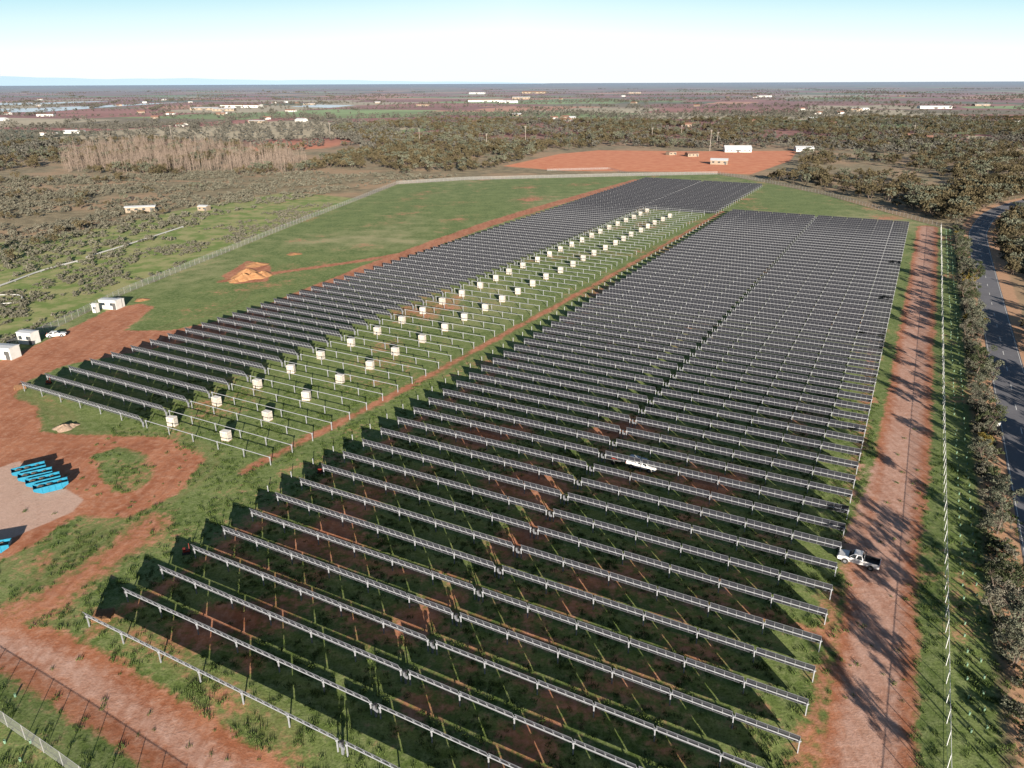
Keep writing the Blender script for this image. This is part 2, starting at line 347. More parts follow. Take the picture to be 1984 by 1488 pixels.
# ---------------------------------------------------------------- tracker rows
def rotx(t):
    c,s_=math.cos(t),math.sin(t); return np.array([[1,0,0],[0,c,-s_],[0,s_,c]])
TH=1.55
def tables(b,x0,x1,tilt,seed):
    """modules from x0 to x1 ; local x along the row, +y = away from the sun"""
    r=random.Random(seed); nb=max(1,round((x1-x0)/6.47)); bw=(x1-x0)/nb
    for i in range(nb):
        xs=x0+i*bw+.13; xe=x0+(i+1)*bw-.13; n=6; mw=(xe-xs)/n
        Ri=rotx(-tilt+r.uniform(-.012,.012))
        for j in range(n):
            xc=xs+(j+.5)*mw; off=Ri@np.array([0,0,.12])
            c=np.array([xc,0,TH])+off
            b.box(c,(mw-.05,1.92,.012),0,Ri)
            for sy in (-1,1): b.box(c+Ri@np.array([0,sy*.975,-.004]),(mw-.015,.03,.042),1,Ri)
            for sx in (-1,1): b.box(c+Ri@np.array([sx*(mw/2-.02),0,-.004]),(.022,1.92,.042),1,Ri)
        for j in range(n+1):
            xc=xs+j*mw; b.box(np.array([xc,0,TH])+Ri@np.array([0,0,.072]),(.05,.9,.04),4,Ri)
def posts(b,x0,x1):
    n=max(1,round((x1-x0)/6.47))
    for i in range(n+1):
        x=x0+(x1-x0)*i/n
        x=min(max(x,x0+.15),x1-.15)
        b.box((x,0,TH/2-.1),(.10,.03,TH-.15),4); b.box((x,-.055,TH/2-.1),(.10,.012,TH-.15),4); b.box((x,.055,TH/2-.1),(.10,.012,TH-.15),4)
        b.box((x,0,TH-.02),(.14,.24,.26),4)
def tubebar(b,x0,x1): b.tube((x0,0,TH),(x1,0,TH),.065,.065,8,4)
def drive(b,x):
    b.box((x,0,TH),(.35,.3,.34),2); b.box((x,-.22,TH-.1),(.18,.2,.5),1); b.box((x,0,.6),(.2,.2,1.2),1); b.box((x+.25,-.1,1.0),(.25,.15,.35),1)
mats=[cells,alum,dark,redp,steel]
def rowmesh(name,segs,tubes,W,tl,seed):
    b=MB()
    for (a,c,dt) in segs: tables(b,a,c,math.radians(tl+dt),seed)
    for a,c in tubes: tubebar(b,a,c); posts(b,a,c)
    drive(b,W/2) ; b.box((.0,0,TH-.1),(.08,.3,.5),2)
    return b.mesh(name,mats)
WA=77.7; WB=70.6
varA=[rowmesh('solar_tracker_row',[(0,38.3,d1),(39.4,WA,d2)],[(0,38.4),(39.3,WA)],WA,62,i) for i,(d1,d2) in enumerate([(0,1.5),(-1,.5),(1,-1),(0,-.5),(2,0)])]
varB=[rowmesh('solar_tracker_half_row',[(0,37.6,d1)],[(0,38),(38.8,WB)],76,62,9+i) for i,d1 in enumerate([0,1,-1.2])]
varBf=[rowmesh('solar_tracker_full_row',[(0,37.6,d1),(38.8,75,-d1)],[(0,38),(38.8,75)],76,62,19+i) for i,d1 in enumerate([0,1])]
for k in range(66):
    p=sn(0,k*PR); link('solar_tracker_row',varA[(k*7+k//3)%5],(p[0],p[1],0),ANG)
for k in range(79):
    p=sn(0,k*PR,B0); m=varB[(k*5+k//4)%3] if k<56 else varBf[k%2]
    link('solar_tracker_row',m,(p[0],p[1],0),ANG)
# stub posts along the gap between blocks
b=MB()
for k in range(6,60):
    p=sn(-4.2,k*PR+2.2); b.box((p[0],p[1],.55),(.1,.1,1.1),0)
    b.box((p[0],p[1],1.12),(.16,.16,.06),0)
link('tracker_foundation_posts',b.mesh('tracker_foundation_posts',[steel]))
# ---------------------------------------------------------------- pallets of modules
carton=simple('shrink_wrap_carton',(.42,.39,.35),.7,0,.12,2); wood=simple('pallet_wood',(.26,.19,.12),.8)
b=MB()
for z in (.02,.12): 
    for i in range(6): b.box((0,-.5+i*.2,z),(1.65,.12,.02),1)
for x in (-.75,0,.75): b.box((x,0,.07),(.1,1.1,.075),1)
b.box((0,0,1.0),(1.6,1.08,1.72),0); b.box((0,0,1.88),(1.64,1.12,.04),2)
for x in (-.5,.5): b.box((x,0,1.01),(.06,1.1,1.76),3)
for z in (.5,1.,1.5): b.box((0,0,z),(1.612,1.092,.03),1)
pal=b.mesh('module_pallet',[carton,wood,simple('carton_top',(.72,.69,.64),.6),wood])
for i in range(29):
    for s_ in (42.6,56.6):
        if i>26 and s_>50: continue
        p=sn(s_+random.uniform(-.35,.35),3.3+i*2*PR+random.uniform(-.5,.5),B0)
        link('module_pallet',pal,(p[0],p[1],0),ANG+random.uniform(-.2,.2)+.2)
# ---------------------------------------------------------------- fences
def meshmat(name,fac,c):
    mesh_m=NB(name); tr=mesh_m.t.nodes.new('ShaderNodeBsdfTransparent'); mx=mesh_m.t.nodes.new('ShaderNodeMixShader')
    mesh_m.base(c); mx.inputs[0].default_value=fac; mesh_m.t.links.new(tr.outputs[0],mx.inputs[1]); mesh_m.t.links.new(mesh_m.p.outputs[0],mx.inputs[2]); mesh_m.t.links.new(mx.outputs[0],mesh_m.out.inputs[0]); return mesh_m.m
wire=meshmat('chain_link_mesh',.24,(.30,.31,.31)); wire2=meshmat('new_chain_link_mesh',.15,(.6,.6,.6))
def fence(P,h=2.1,name='chain_link_fence',step=3.,rail=.03,rm=0,wm=None):
    b=MB(); s=np.r_[0,np.cumsum(np.linalg.norm(np.diff(P,axis=0),axis=1))]; n=int(s[-1]/step); pts=[]
    for i in range(n+1):
        q=s[-1]*i/n; pts.append((np.interp(q,s,P[:,0]),np.interp(q,s,P[:,1])))
    for i,p in enumerate(pts):
        b.tube((p[0],p[1],0),(p[0],p[1],h+.05),.04,.04,5,rm)
        if i<n:
            q=pts[i+1]; b.tube((*p,h),(*q,h),rail,rail,4,rm,False); b.tube((*p,.1),(*q,.1),.012,.012,3,0,False)
            b.add([(*p,.12),(*q,.12),(*q,h-.03),(*p,h-.03)],[(0,1,2,3)],1)
    link(name,b.mesh(name,[fsteel,wm or wire,postm]))
fence(fence_left); fence(fence_back); fence(fence_right,1.9,rail=.022,rm=2,wm=wire2)
fence(S([(-140,1300),(0,1398),(130,1490),(330,1640)]),1.9,rail=.022)
fence(S([(1230,341),(1180,328),(1060,331)]),1.4)
# ---------------------------------------------------------------- trees
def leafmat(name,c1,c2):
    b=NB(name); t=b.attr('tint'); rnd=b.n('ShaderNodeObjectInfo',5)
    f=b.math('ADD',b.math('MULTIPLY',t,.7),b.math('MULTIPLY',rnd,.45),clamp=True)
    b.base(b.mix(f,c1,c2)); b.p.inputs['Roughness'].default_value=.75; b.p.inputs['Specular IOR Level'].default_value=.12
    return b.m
bark=simple('bark',(.13,.10,.08),.9,0,.2)
L_eu=leafmat('eucalyptus_leaves',(.026,.026,.014),(.105,.085,.048))
L_rd=leafmat('roadside_eucalyptus_leaves',(.036,.046,.032),(.135,.14,.10))
L_gr=leafmat('saltbush_leaves',(.055,.058,.043),(.15,.142,.11))
L_wa=leafmat('wattle_leaves',(.07,.062,.014),(.18,.135,.035))
L_dk=leafmat('dark_leaves',(.02,.03,.014),(.07,.082,.04))
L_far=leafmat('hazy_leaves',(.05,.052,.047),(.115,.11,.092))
twig=simple('bare_twigs',(.21,.165,.135),.9,0,.2)
def tree(name,seed,h,cr,nclump,nleaf,ls,lm,trunk=.3,stems=1,low=.35,flat=.75):
    r=np.random.default_rng(seed); b=MB(); cl=[]
    for k in range(stems):
        a=r.uniform(0,6.28); lean=.12*h*(1 if stems==1 else 2.2)
        top=np.array([math.cos(a)*lean,math.sin(a)*lean,h*(low+.12)]); p0=np.array([math.cos(a),math.sin(a),0])*(.15 if stems>1 else 0)
        mid=(p0+top)/2+r.normal(0,.05*h,3)*[1,1,.2]
        b.tube(p0,mid,trunk*h/20,trunk*h/26,6,0,False); b.tube(mid,top,trunk*h/26,trunk*h/34,6,0,False)
        nb=max(3,nclump//stems)
        for j in range(nb):
            aa=r.uniform(0,6.28); rr=cr*math.sqrt(r.uniform(.02,1))*.8; z=h*(low+(1-low)*r.uniform(.15,.93)*(1-.35*(rr/cr)**2))
            e=np.array([math.cos(aa)*rr,math.sin(aa)*rr,z])+top*[.5,.5,0]
            m2=(top+e)/2+[0,0,-.04*h]
            b.tube(top,m2,trunk*h/44,trunk*h/70,4,0,False); b.tube(m2,e,trunk*h/70,trunk*h/150,4,0,False); cl.append(e)
    nb_f=len(b.f); tint=[]
    V=[]; per=max(4,nleaf//len(cl))
    for e in cl:
        cs=cr*r.uniform(.2,.38); ct=r.uniform(0,1)
        d=r.normal(size=(per,3)); d/=np.linalg.norm(d,axis=1)[:,None]; d*=(r.uniform(.1,1,(per,1))**.6)*cs; d[:,2]*=flat
        P=e+d
        u=r.normal(size=(per,3)); u/=np.linalg.norm(u,axis=1)[:,None]; v=np.cross(u,r.normal(size=(per,3))); v/=np.linalg.norm(v,axis=1)[:,None]
        sz=ls*r.uniform(.5,1.2,(per,1))
        Q=np.stack([P-u*sz,P+v*sz*.55,P+u*sz,P-v*sz*.55],1).reshape(-1,3)
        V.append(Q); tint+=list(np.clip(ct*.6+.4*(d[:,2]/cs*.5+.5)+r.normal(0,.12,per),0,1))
    V=np.vstack(V); nf=len(V)//4
    b.add(V,[(4*i,4*i+1,4*i+2,4*i+3) for i in range(nf)],1)
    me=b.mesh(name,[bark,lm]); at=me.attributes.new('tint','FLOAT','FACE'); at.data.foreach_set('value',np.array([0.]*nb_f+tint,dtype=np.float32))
    return me
def poplar(name,seed,h):
    r=np.random.default_rng(seed); b=MB()
    for k in range(3):
        x,y=r.normal(0,1.4,2); hh=h*r.uniform(.55,1.1); b.tube((x,y,0),(x+r.normal(0,.3),y+r.normal(0,.3),hh),.11,.025,5,0,False)
        for j in range(13):
            z=hh*r.uniform(.2,.95); a=r.uniform(0,6.28); l=(hh-z)*.25+.7; b.tube((x,y,z),(x+math.cos(a)*l*.45,y+math.sin(a)*l*.45,z+l),.05,.02,3,0,False)
    return b.mesh(name,[twig])
def tuft(name,seed,lm):
    r=np.random.default_rng(seed); V=[]; F=[]; T=[]
    for i in range(26):
        a=r.uniform(0,6.28); d=r.uniform(0,.4); x,y=math.cos(a)*d,math.sin(a)*d; h=r.uniform(.1,.3); b_=r.uniform(0,6.28); wv=.035; lx,ly=r.normal(0,.1,2)
        n=len(V); V+=[(x-wv*math.cos(b_),y-wv*math.sin(b_),0),(x+wv*math.cos(b_),y+wv*math.sin(b_),0),(x+lx,y+ly,h)]; F.append((n,n+1,n+2)); T.append(r.uniform(0,1))
    me=D.meshes.new(name); me.from_pydata(V,[],F); me.materials.append(lm); at=me.attributes.new('tint','FLOAT','FACE'); at.data.foreach_set('value',np.array(T,dtype=np.float32)); return me
def scatter(name,meshes,pts,scl,tz=None):
    """one object instancing the given meshes on points"""
    n=len(pts)
    me=D.meshes.new(name); me.vertices.add(n); co=np.zeros((n,3)); co[:,:2]=pts
    me.vertices.foreach_set('co',co.ravel().astype(np.float32))
    a=me.attributes.new('scl','FLOAT_VECTOR','POINT'); s3=np.stack([scl*rng.uniform(.85,1.2,n),scl*rng.uniform(.85,1.2,n),scl*rng.uniform(.8,1.2,n)],1); a.data.foreach_set('vector',s3.ravel().astype(np.float32))
    a=me.attributes.new('rot','FLOAT_VECTOR','POINT'); r3=np.zeros((n,3)); r3[:,2]=rng.uniform(0,6.28,n); a.data.foreach_set('vector',r3.ravel().astype(np.float32))
    a=me.attributes.new('pick','INT','POINT'); a.data.foreach_set('value',rng.integers(0,len(meshes),n).astype(np.int32))
    col=D.collections.new(name+'_kinds')
    for i,m in enumerate(meshes): col.objects.link(D.objects.new('%s_kind_%d'%(name,i),m))
    o=link(name,me); ng=D.node_groups.new(name,'GeometryNodeTree')
    ng.interface.new_socket('Geometry',in_out='INPUT',socket_type='NodeSocketGeometry'); ng.interface.new_socket('Geometry',in_out='OUTPUT',socket_type='NodeSocketGeometry')
    N=ng.nodes; gi=N.new('NodeGroupInput'); go=N.new('NodeGroupOutput'); ip=N.new('GeometryNodeInstanceOnPoints'); ci=N.new('GeometryNodeCollectionInfo')
    ci.inputs['Collection'].default_value=col; ci.inputs['Separate Children'].default_value=True; ci.inputs['Reset Children'].default_value=True
    def na(nm,t):
        q=N.new('GeometryNodeInputNamedAttribute'); q.data_type=t; q.inputs[0].default_value=nm; return q.outputs[0]
    L=ng.links; L.new(gi.outputs[0],ip.inputs['Points']); L.new(ci.outputs[0],ip.inputs['Instance']); ip.inputs['Pick Instance'].default_value=True
    L.new(na('pick','INT'),ip.inputs['Instance Index']); L.new(na('rot','FLOAT_VECTOR'),ip.inputs['Rotation']); L.new(na('scl','FLOAT_VECTOR'),ip.inputs['Scale'])
    L.new(ip.outputs[0],go.inputs[0]); md=o.modifiers.new('scatter','NODES'); md.node_group=ng
    return o
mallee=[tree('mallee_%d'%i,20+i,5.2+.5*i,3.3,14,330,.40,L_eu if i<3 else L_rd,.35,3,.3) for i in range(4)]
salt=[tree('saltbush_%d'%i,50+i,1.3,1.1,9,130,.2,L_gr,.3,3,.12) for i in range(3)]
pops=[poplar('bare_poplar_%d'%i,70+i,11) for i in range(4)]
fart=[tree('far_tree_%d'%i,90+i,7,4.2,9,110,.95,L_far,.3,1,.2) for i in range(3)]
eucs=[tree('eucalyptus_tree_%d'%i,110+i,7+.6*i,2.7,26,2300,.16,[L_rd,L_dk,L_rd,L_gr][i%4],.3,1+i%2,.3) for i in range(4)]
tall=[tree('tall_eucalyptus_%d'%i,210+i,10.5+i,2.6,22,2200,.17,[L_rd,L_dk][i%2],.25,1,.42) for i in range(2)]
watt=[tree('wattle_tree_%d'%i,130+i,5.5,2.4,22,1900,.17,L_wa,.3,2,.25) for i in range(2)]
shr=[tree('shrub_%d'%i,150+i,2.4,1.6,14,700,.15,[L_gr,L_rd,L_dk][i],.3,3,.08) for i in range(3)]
def cand(poly,n):
    lo=poly.min(0); hi=poly.max(0); P=rng.uniform(lo,hi,(n,2)); return P[sd_poly(poly,P[:,0],P[:,1])<0]
def dens(P,L,o,thr_,soft=.25):
    f=fnoise(P[:,0],P[:,1],L,o); return P[rng.uniform(size=len(P))<np.clip((f-thr_)/soft,0,1)]
wood_poly=S([(1560,330),(1500,345),(1480,352),(1620,372),(1740,405),(1830,430),(1870,400),(2300,330),(2300,232),(1700,228),(1200,236),(820,232),(640,250),(690,292),(560,332),(640,345),(960,330),(1080,297),(1540,288)])
P=cand(wood_poly,22000); P=P[sd_poly(S([(975,322),(1085,296),(1160,288),(1560,288),(1545,312),(1460,342),(1330,337),(1090,334)]),P[:,0],P[:,1])>3]
P=P[sd_line(road,P[:,0],P[:,1])>6]; P=dens(P,150,2,-.6,.7); P=P[sd_line(np.vstack([fence_back,fence_left[-3:]]),P[:,0],P[:,1])>6]
scatter('mallee_woodland',mallee,P,rng.uniform(.55,1.35,len(P)))
n_mal=len(P)
Pr=np.array([fr(rng.uniform(18,75),rng.uniform(-60,nfar+90)) for _ in range(1500)]); Pr=Pr[sd_line(road,Pr[:,0],Pr[:,1])>6.5]; Pr=dens(Pr,60,1,-.7,.5)
scatter('roadside_scrub',mallee+shr,Pr,rng.uniform(.6,1.25,len(Pr)))
Pr=cand(S([(1830,436),(1880,432),(1905,418),(1990,392),(2060,360),(1900,355),(1750,400)]),900); Pr=Pr[sd_line(road,Pr[:,0],Pr[:,1])>5.0]
scatter('roadside_woodland',mallee,Pr,rng.uniform(.8,1.4,len(Pr)))
lp=S([(-500,640),(-60,560),(150,520),(330,470),(420,420),(700,362),(900,340),(640,335),(500,330),(0,345),(-600,380)])
P=cand(lp,17000); P=dens(P,55,3,-.6,.6); scatter('saltbush_scrub',salt,P,rng.uniform(.5,1.8,len(P)))
lp2=S([(-300,760),(0,680),(240,560),(400,500),(560,438),(650,395),(560,400),(380,450),(200,510),(0,560),(-300,620)])
P=cand(lp2,8000); P=dens(P,30,2,-.3,.5); P=P[sd_line(fence_left,P[:,0],P[:,1])>3]; scatter('saltbush_paddock',salt,P,rng.uniform(.35,.95,len(P)))
lp3=S([(-500,560),(0,520),(230,470),(400,400),(380,345),(0,350),(-600,380)])
P=cand(lp3,460); P=dens(P,80,1,-.1,.4); scatter('paddock_trees',mallee,P,rng.uniform(.4,1.,len(P)))
P=cand(S([(120,335),(600,335),(590,305),(420,287),(280,280),(120,292)]),2300); P=dens(P,60,2,-.9,.6); scatter('bare_poplar_stand',pops,P,rng.uniform(.55,1.2,len(P)))
P=cand(S([(-400,345),(0,335),(130,335),(420,345),(650,330),(1000,300),(1000,270),(760,272),(600,290),(300,272),(0,275),(-400,290)]),4600); P=dens(P,120,4,-.15,.5); scatter('mallee_belt',mallee,P,rng.uniform(.5,1.3,len(P)))
pts=[]
for _ in range(440):
    r_=800*math.exp(rng.uniform(0,2.3)); a=rng.uniform(-.72,.72); c=np.array([math.sin(a)*r_,math.cos(a)*r_])
    th=.35+(math.pi/2 if rng.uniform()<.5 else 0)+rng.normal(0,.05); L_=rng.uniform(60,420); n=int(L_/9)
    if rng.uniform()<.65:
        q=np.linspace(-.5,.5,n)[:,None]*L_*np.array([math.cos(th),math.sin(th)])+c+rng.normal(0,3.5,(n,2))
    else: q=c+rng.normal(0,1,(n,2))*[L_*.3,L_*.15]
    pts.append(q)
P=np.vstack(pts)
P2=cand(S([(-300,262),(2300,240),(2300,176),(-300,190)]),24000); P2=dens(P2,900,3,.25,.4); P=np.vstack([P,P2]); P=P[np.hypot(P[:,0],P[:,1])>760]
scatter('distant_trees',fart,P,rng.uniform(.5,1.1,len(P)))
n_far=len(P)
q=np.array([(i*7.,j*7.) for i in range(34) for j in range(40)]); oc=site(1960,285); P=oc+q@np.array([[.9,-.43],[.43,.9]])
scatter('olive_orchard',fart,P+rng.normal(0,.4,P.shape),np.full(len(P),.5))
# low weeds and grass clumps on the near ground
L_gs=leafmat('weed_blades',(.035,.065,.014),(.085,.115,.035))
P=rng.uniform([-75,46],[75,150],(30000,2)); ix=np.clip(np.searchsorted(gx,P[:,0]),0,nx-1); iy=np.clip(np.searchsorted(gy,P[:,1]),0,ny-1)
P=P[(dirt[iy,ix]<.5)|(rng.uniform(size=len(P))<.06)]; P=P[rng.uniform(size=len(P))<np.clip(.45+.6*fnoise(P[:,0],P[:,1],9,2),.05,1)]
scatter('grass_tufts',[tuft('tuft_%d'%i,i,L_gs) for i in range(3)],P,rng.uniform(.5,1.3,len(P)))
# roadside tree line between fence and road
n=-62.
i=0
while n<nfar+12:
    off=rng.uniform(5.2,7.3); p=fr(off,n); r_=rng.uniform()
    m,nm=(eucs[i%4],'eucalyptus_tree') if r_<.5 else ((watt[i%2],'wattle_tree') if r_<.56 else (shr[i%3],'saltbush_shrub'))
    link(nm,m,(p[0],p[1],0),rng.uniform(0,6),float(rng.uniform(.45,.9)))
    n+=rng.uniform(2.8,7.5); i+=1
TT=[(-80,7.5),(-72,9),(-66,6.5),(-57,7.5),(-50,6.5),(-38,7),(-20,6.6),(14,6.5),(34,7),(41,6.2),(68,6.8),(104,6.4)]
for (px,py) in ((1700,508),(1716,514),(1690,577)):
    c=site(px,py)-sh*38; q=c-F0; TT.append((float(q@E2),float(np.clip(q@E1,6.4,8.2))))
for k,(n,off) in enumerate(TT):
    p=fr(off,n); link('eucalyptus_tree',tall[k%2],(p[0],p[1],0),rng.uniform(0,6),float(rng.uniform(.74,.95)) if k<12 else .95)
P=np.array([fr(rng.uniform(5.,8.2),rng.uniform(-60,nfar)) for _ in range(460)]); scatter('roadside_shrubs',shr,P,rng.uniform(.35,.85,len(P)))
for px,py,sc_ in ((1878,528,1.25),(1893,612,1.15)):
    p=site(px,py+30); link('wattle_tree',watt[0],(p[0]-1,p[1],0),rng.uniform(0,6),sc_)
# tree guards
b=MB()
for k,off in enumerate((2.0,3.5)):
    for n in np.arange(-62,nfar-5,2.6):
        p=fr(off+rng.normal(0,.08),n+k*1.2+rng.normal(0,.15)); 
        if rng.uniform()<.12: continue
        b.tube((p[0],p[1],0),(p[0]+rng.normal(0,.03),p[1],.42),.09,.11,6,0,False); b.tube((p[0]+.14,p[1],0),(p[0]+.14,p[1],.52),.015,.015,4,1)
for px,py in ((10,1440),(40,1475),(30,1350),(60,1440)):
    p=site(px,py); b.tube((p[0],p[1],0),(p[0],p[1],.42),.1,.12,6,0,False)
link('tree_guards',b.mesh('tree_guards',[simple('guard_plastic',(.14,.24,.17),.5),wood]))
# ---------------------------------------------------------------- vehicles
wp=simple('white_car_paint',(.62,.62,.62),.25,0,.03); glass=simple('car_glass',(.02,.025,.03),.08); tyre=simple('tyre_rubber',(.025,.025,.025),.9); lamp=simple('lamp_lens',(.5,.1,.08),.3); hl=simple('headlamp',(.7,.7,.7),.2); grey=simple('grey_trim',(.08,.08,.08),.6)
def vehicle(name,kind,p,rz):
    e=link(name,None,(p[0],p[1],0),rz); hw=.9
    if kind=='car': prof=[(-2.1,.35),(2.15,.3),(2.2,.62),(2.05,.78),(.95,.95),(-1.7,1.02),(-2.15,.9)]; cab=[(1.0,.94),(.25,1.42),(-1.1,1.45),(-1.95,.98)]
    elif kind=='ute': prof=[(-2.6,.5),(2.5,.42),(2.6,.7),(2.5,.98),(1.25,1.12),(-.62,1.12),(-.63,.75),(-2.6,.75)]; cab=[(1.3,1.1),(.6,1.72),(-.35,1.76),(-.6,1.1)]
    else: prof=[(-2.6,.5),(2.5,.42),(2.6,.7),(2.5,.98),(1.25,1.12),(-2.6,1.12)]; cab=[(1.3,1.1),(.6,1.72),(-.35,1.76),(-.6,1.1)]
    b=MB(); b.prism(prof,-hw,hw,0); o=link('body',b.mesh('body',[wp]),parent=e); bevel(o,.07,3)
    b=MB()
    vs=[]
    for (x,z) in cab: 
        iy=hw-.04 if z<1.2 else hw-.2
        if kind=='car': iy=hw-.05 if z<1.05 else hw-.22
        vs.append((x,-iy,z))
    vs+=[(v[0],-v[1],v[2]) for v in vs]
    b.add(vs,[(0,1,2,3),(7,6,5,4),(0,4,5,1),(1,5,6,2),(2,6,7,3)],0); o=link('cabin',b.mesh('cabin',[wp]),parent=e); bevel(o,.05,2)
    b=MB()
    V=np.array(vs); 
    def win(q,sh_=.86,off=.012):
        q=np.array(q); c=q.mean(0); nrm=np.cross(q[1]-q[0],q[2]-q[0]); nrm/=np.linalg.norm(nrm)
        if nrm@(c-np.array([0,0,1.2]))<0: nrm=-nrm
        b.add((q-c)*sh_+c+nrm*off,[(0,1,2,3)])
    win([V[0],V[1],V[5],V[4]]); win([V[2],V[3],V[7],V[6]],.8)
    for a0 in (0,4):
        q=V[a0:a0+4]; m1=(q[0]+q[3])/2; m2=(q[1]+q[2])/2; win([q[0],q[1],m2,m1],.8); win([m1,m2,q[2],q[3]],.8)
    link('windows',b.mesh('windows',[glass]),parent=e)
    b=MB(); wx=1.55 if kind!='car' else 1.3
    for x in (wx,-wx-.05):
        for sy in (-1,1):
            b.tube((x,sy*(hw-.22),.37),(x,sy*(hw+.02),.37),.37,.37,20,0); b.tube((x,sy*(hw+.0),.37),(x,sy*(hw+.035),.37),.2,.2,12,1)
            b.tube((x,sy*(hw-.1),.4),(x,sy*(hw+.008),.4),.45,.45,20,2)
    link('wheels',b.mesh('wheels',[tyre,alum,grey]),parent=e)
    b=MB()
    for sy in (-1,1):
        xf=2.5 if kind!='car' else 2.1; b.box((xf+.03,sy*.65,.78 if kind!='car' else .66),(.14,.35,.16),0); b.box((-xf-.1,sy*.8,.85),(.06,.14,.3),1)
        b.box((1.0 if kind!='car' else .7,sy*(hw+.1),1.2 if kind!='car' else 1.),(.1,.2,.16),2)
    b.box(((2.62 if kind!='car' else 2.2),0,.5),(.08,1.5,.2),2)
    link('lights_and_trim',b.mesh('lights_and_trim',[hl,lamp,grey]),parent=e)
    if kind=='ute':
        b=MB(); 
        for sy in (-1,1): b.box((-1.62,sy*.87,.95),(1.96,.06,.42),0)
        b.box((-2.58,0,.95),(.06,1.78,.42),0); b.box((-1.6,0,.78),(1.92,1.66,.04),1)
        for sy in (-1,1): b.box((-1.62,sy*.82,1.0),(1.9,.03,.36),1)
        b.tube((-.75,-.75,1.1),(-.75,-.75,1.75),.035,.035,6,2); b.tube((-.75,.75,1.1),(-.75,.75,1.75),.035,.035,6,2); b.tube((-.75,-.75,1.75),(-.75,.75,1.75),.035,.035,6,2)
        link('tray',b.mesh('tray',[wp,dark,grey]),parent=e)
    if kind=='canopy':
        b=MB(); b.prism([(-2.55,1.12),(-.62,1.12),(-.62,1.75),(-2.4,1.75)],-.84,.84,0); o=link('canopy',b.mesh('canopy',[wp]),parent=e); bevel(o,.05)
        b=MB()
        for sy in (-1,1): b.box((-1.5,sy*.846,1.45),(1.5,.012,.35),1); b.tube((-2.4,sy*.65,1.85),(.4,sy*.65,1.87),.03,.03,5,0)
        for x in (-2.2,-1.5,-.8,-.1,.4): b.tube((x,-.65,1.86),(x,.65,1.86),.025,.025,5,0)
        link('roof_rack',b.mesh('roof_rack',[grey,glass]),parent=e)
    return e
def ang2(a,b_): d=site(*b_)-site(*a); return math.atan2(d[1],d[0])
vehicle('pickup_truck','ute',site(1662,1092),ang2((1697,1100),(1628,1080)))
vehicle('pickup_truck','canopy',site(1244,908),ang2((1220,898),(1270,911)))
vehicle('parked_car','car',site(110,652),ang2((90,652),(130,648)))
e=link('utility_trailer',None,(*site(1190,896),0),ang2((1170,889),(1210,896)))
b=MB(); b.box((0,0,.62),(2.6,1.5,.08),0)
for sy in (-1,1): b.box((0,sy*.75,.8),(2.6,.04,.35),0); b.tube((0,sy*.78,.32),(0,sy*.98,.32),.32,.32,14,1)
b.box((-1.3,0,.8),(.04,1.5,.35),0); b.tube((1.3,0,.6),(2.5,0,.5),.05,.05,6,0); b.box((.3,0,.95),(1.3,.9,.55),2); b.box((-.6,.2,.85),(.5,.6,.35),3)
link('trailer_body',b.mesh('trailer_body',[grey,tyre,redp,dark]),parent=e)
# small red augering rigs parked at the row ends
def rig(p,rz):
    e=link('augering_rig',None,(p[0],p[1],0),rz,.7); b=MB()
    for sy in (-1,1): b.box((0,sy*.45,.25),(1.5,.25,.45),1)
    b.box((0,0,.65),(1.3,.7,.4),0); b.box((-.35,0,1.05),(.5,.6,.45),0); b.tube((.6,0,.3),(.6,0,2.2),.06,.06,6,0); b.tube((.4,0,.8),(.6,0,1.9),.04,.04,5,1)
    link('rig_body',b.mesh('rig_body',[redp,dark]),parent=e)
for (x,y,a_) in ((362,1072,.3),(622,916,1.),(95,744,0.)): rig(site(x,y),a_)
b=MB()
for k in range(3):
    for i in range(9): b.box((0,-.9+i*.22,.1+k*.22),(2.3,.12,.03),0)
    for x in (-1,0,1): b.box((x,0,.03+k*.22),(.1,1.9,.09),0)
tim=b.mesh('timber_pallet_stack',[simple('orange_timber',(.26,.14,.07),.8)])
for (x,y,a_) in ((200,1196,.2),(40,752,.5)): p=site(x,y); link('timber_pallet_stack',tim,(p[0],p[1],0),a_)
# ---------------------------------------------------------------- skip bins
blue=simple('blue_bin_paint',(.012,.16,.26),.45,0,.1); rub=simple('bin_rubbish',(.17,.15,.13),.9,0,.3,6)
b=MB(); Lb,Wb,Hb=4.8,1.6,1.2
prof=[(-Lb/2,.75),(-Lb/2+1.1,.1),(Lb/2-1.1,.1),(Lb/2,.75),(Lb/2,Hb),(-Lb/2,Hb)]
for sy in (-1,1): b.prism(prof,sy*Wb/2-.03,sy*Wb/2+.03,0)
for i in (0,1,2,3,5):
    a,c=prof[i],prof[(i+1)%6]
    if i==5: a,c=prof[5],prof[0]
    mid=((a[0]+c[0])/2,0,(a[1]+c[1])/2); l=math.hypot(c[0]-a[0],c[1]-a[1]); t=math.atan2(c[1]-a[1],c[0]-a[0]); ct,st=math.cos(t),math.sin(t)
    b.box(mid,(l,Wb-.07,.05),0,np.array([[ct,0,-st],[0,1,0],[st,0,ct]]))
for sy in (-1,1): b.box((0,sy*(Wb/2+.05),Hb-.03),(Lb+.1,.12,.12),0)
for x in (-1.3,-.4,.5,1.4):
    for sy in (-1,1): b.box((x,sy*(Wb/2+.06),.65),(.08,.06,1.05),0)
b.box((0,0,.72),(Lb-.6,Wb-.1,.06),1)
for i in range(30): 
    s_=random.uniform(.15,.4); t=random.uniform(0,3); ct,st=math.cos(t),math.sin(t)
    b.box((random.uniform(-1.9,1.9),random.uniform(-.45,.45),random.uniform(.78,1.02)),(s_*2,s_,s_*.4),1,np.array([[ct,-st,0],[st,ct,0],[0,0,1]]))
skip=b.mesh('skip_bin',[blue,rub])
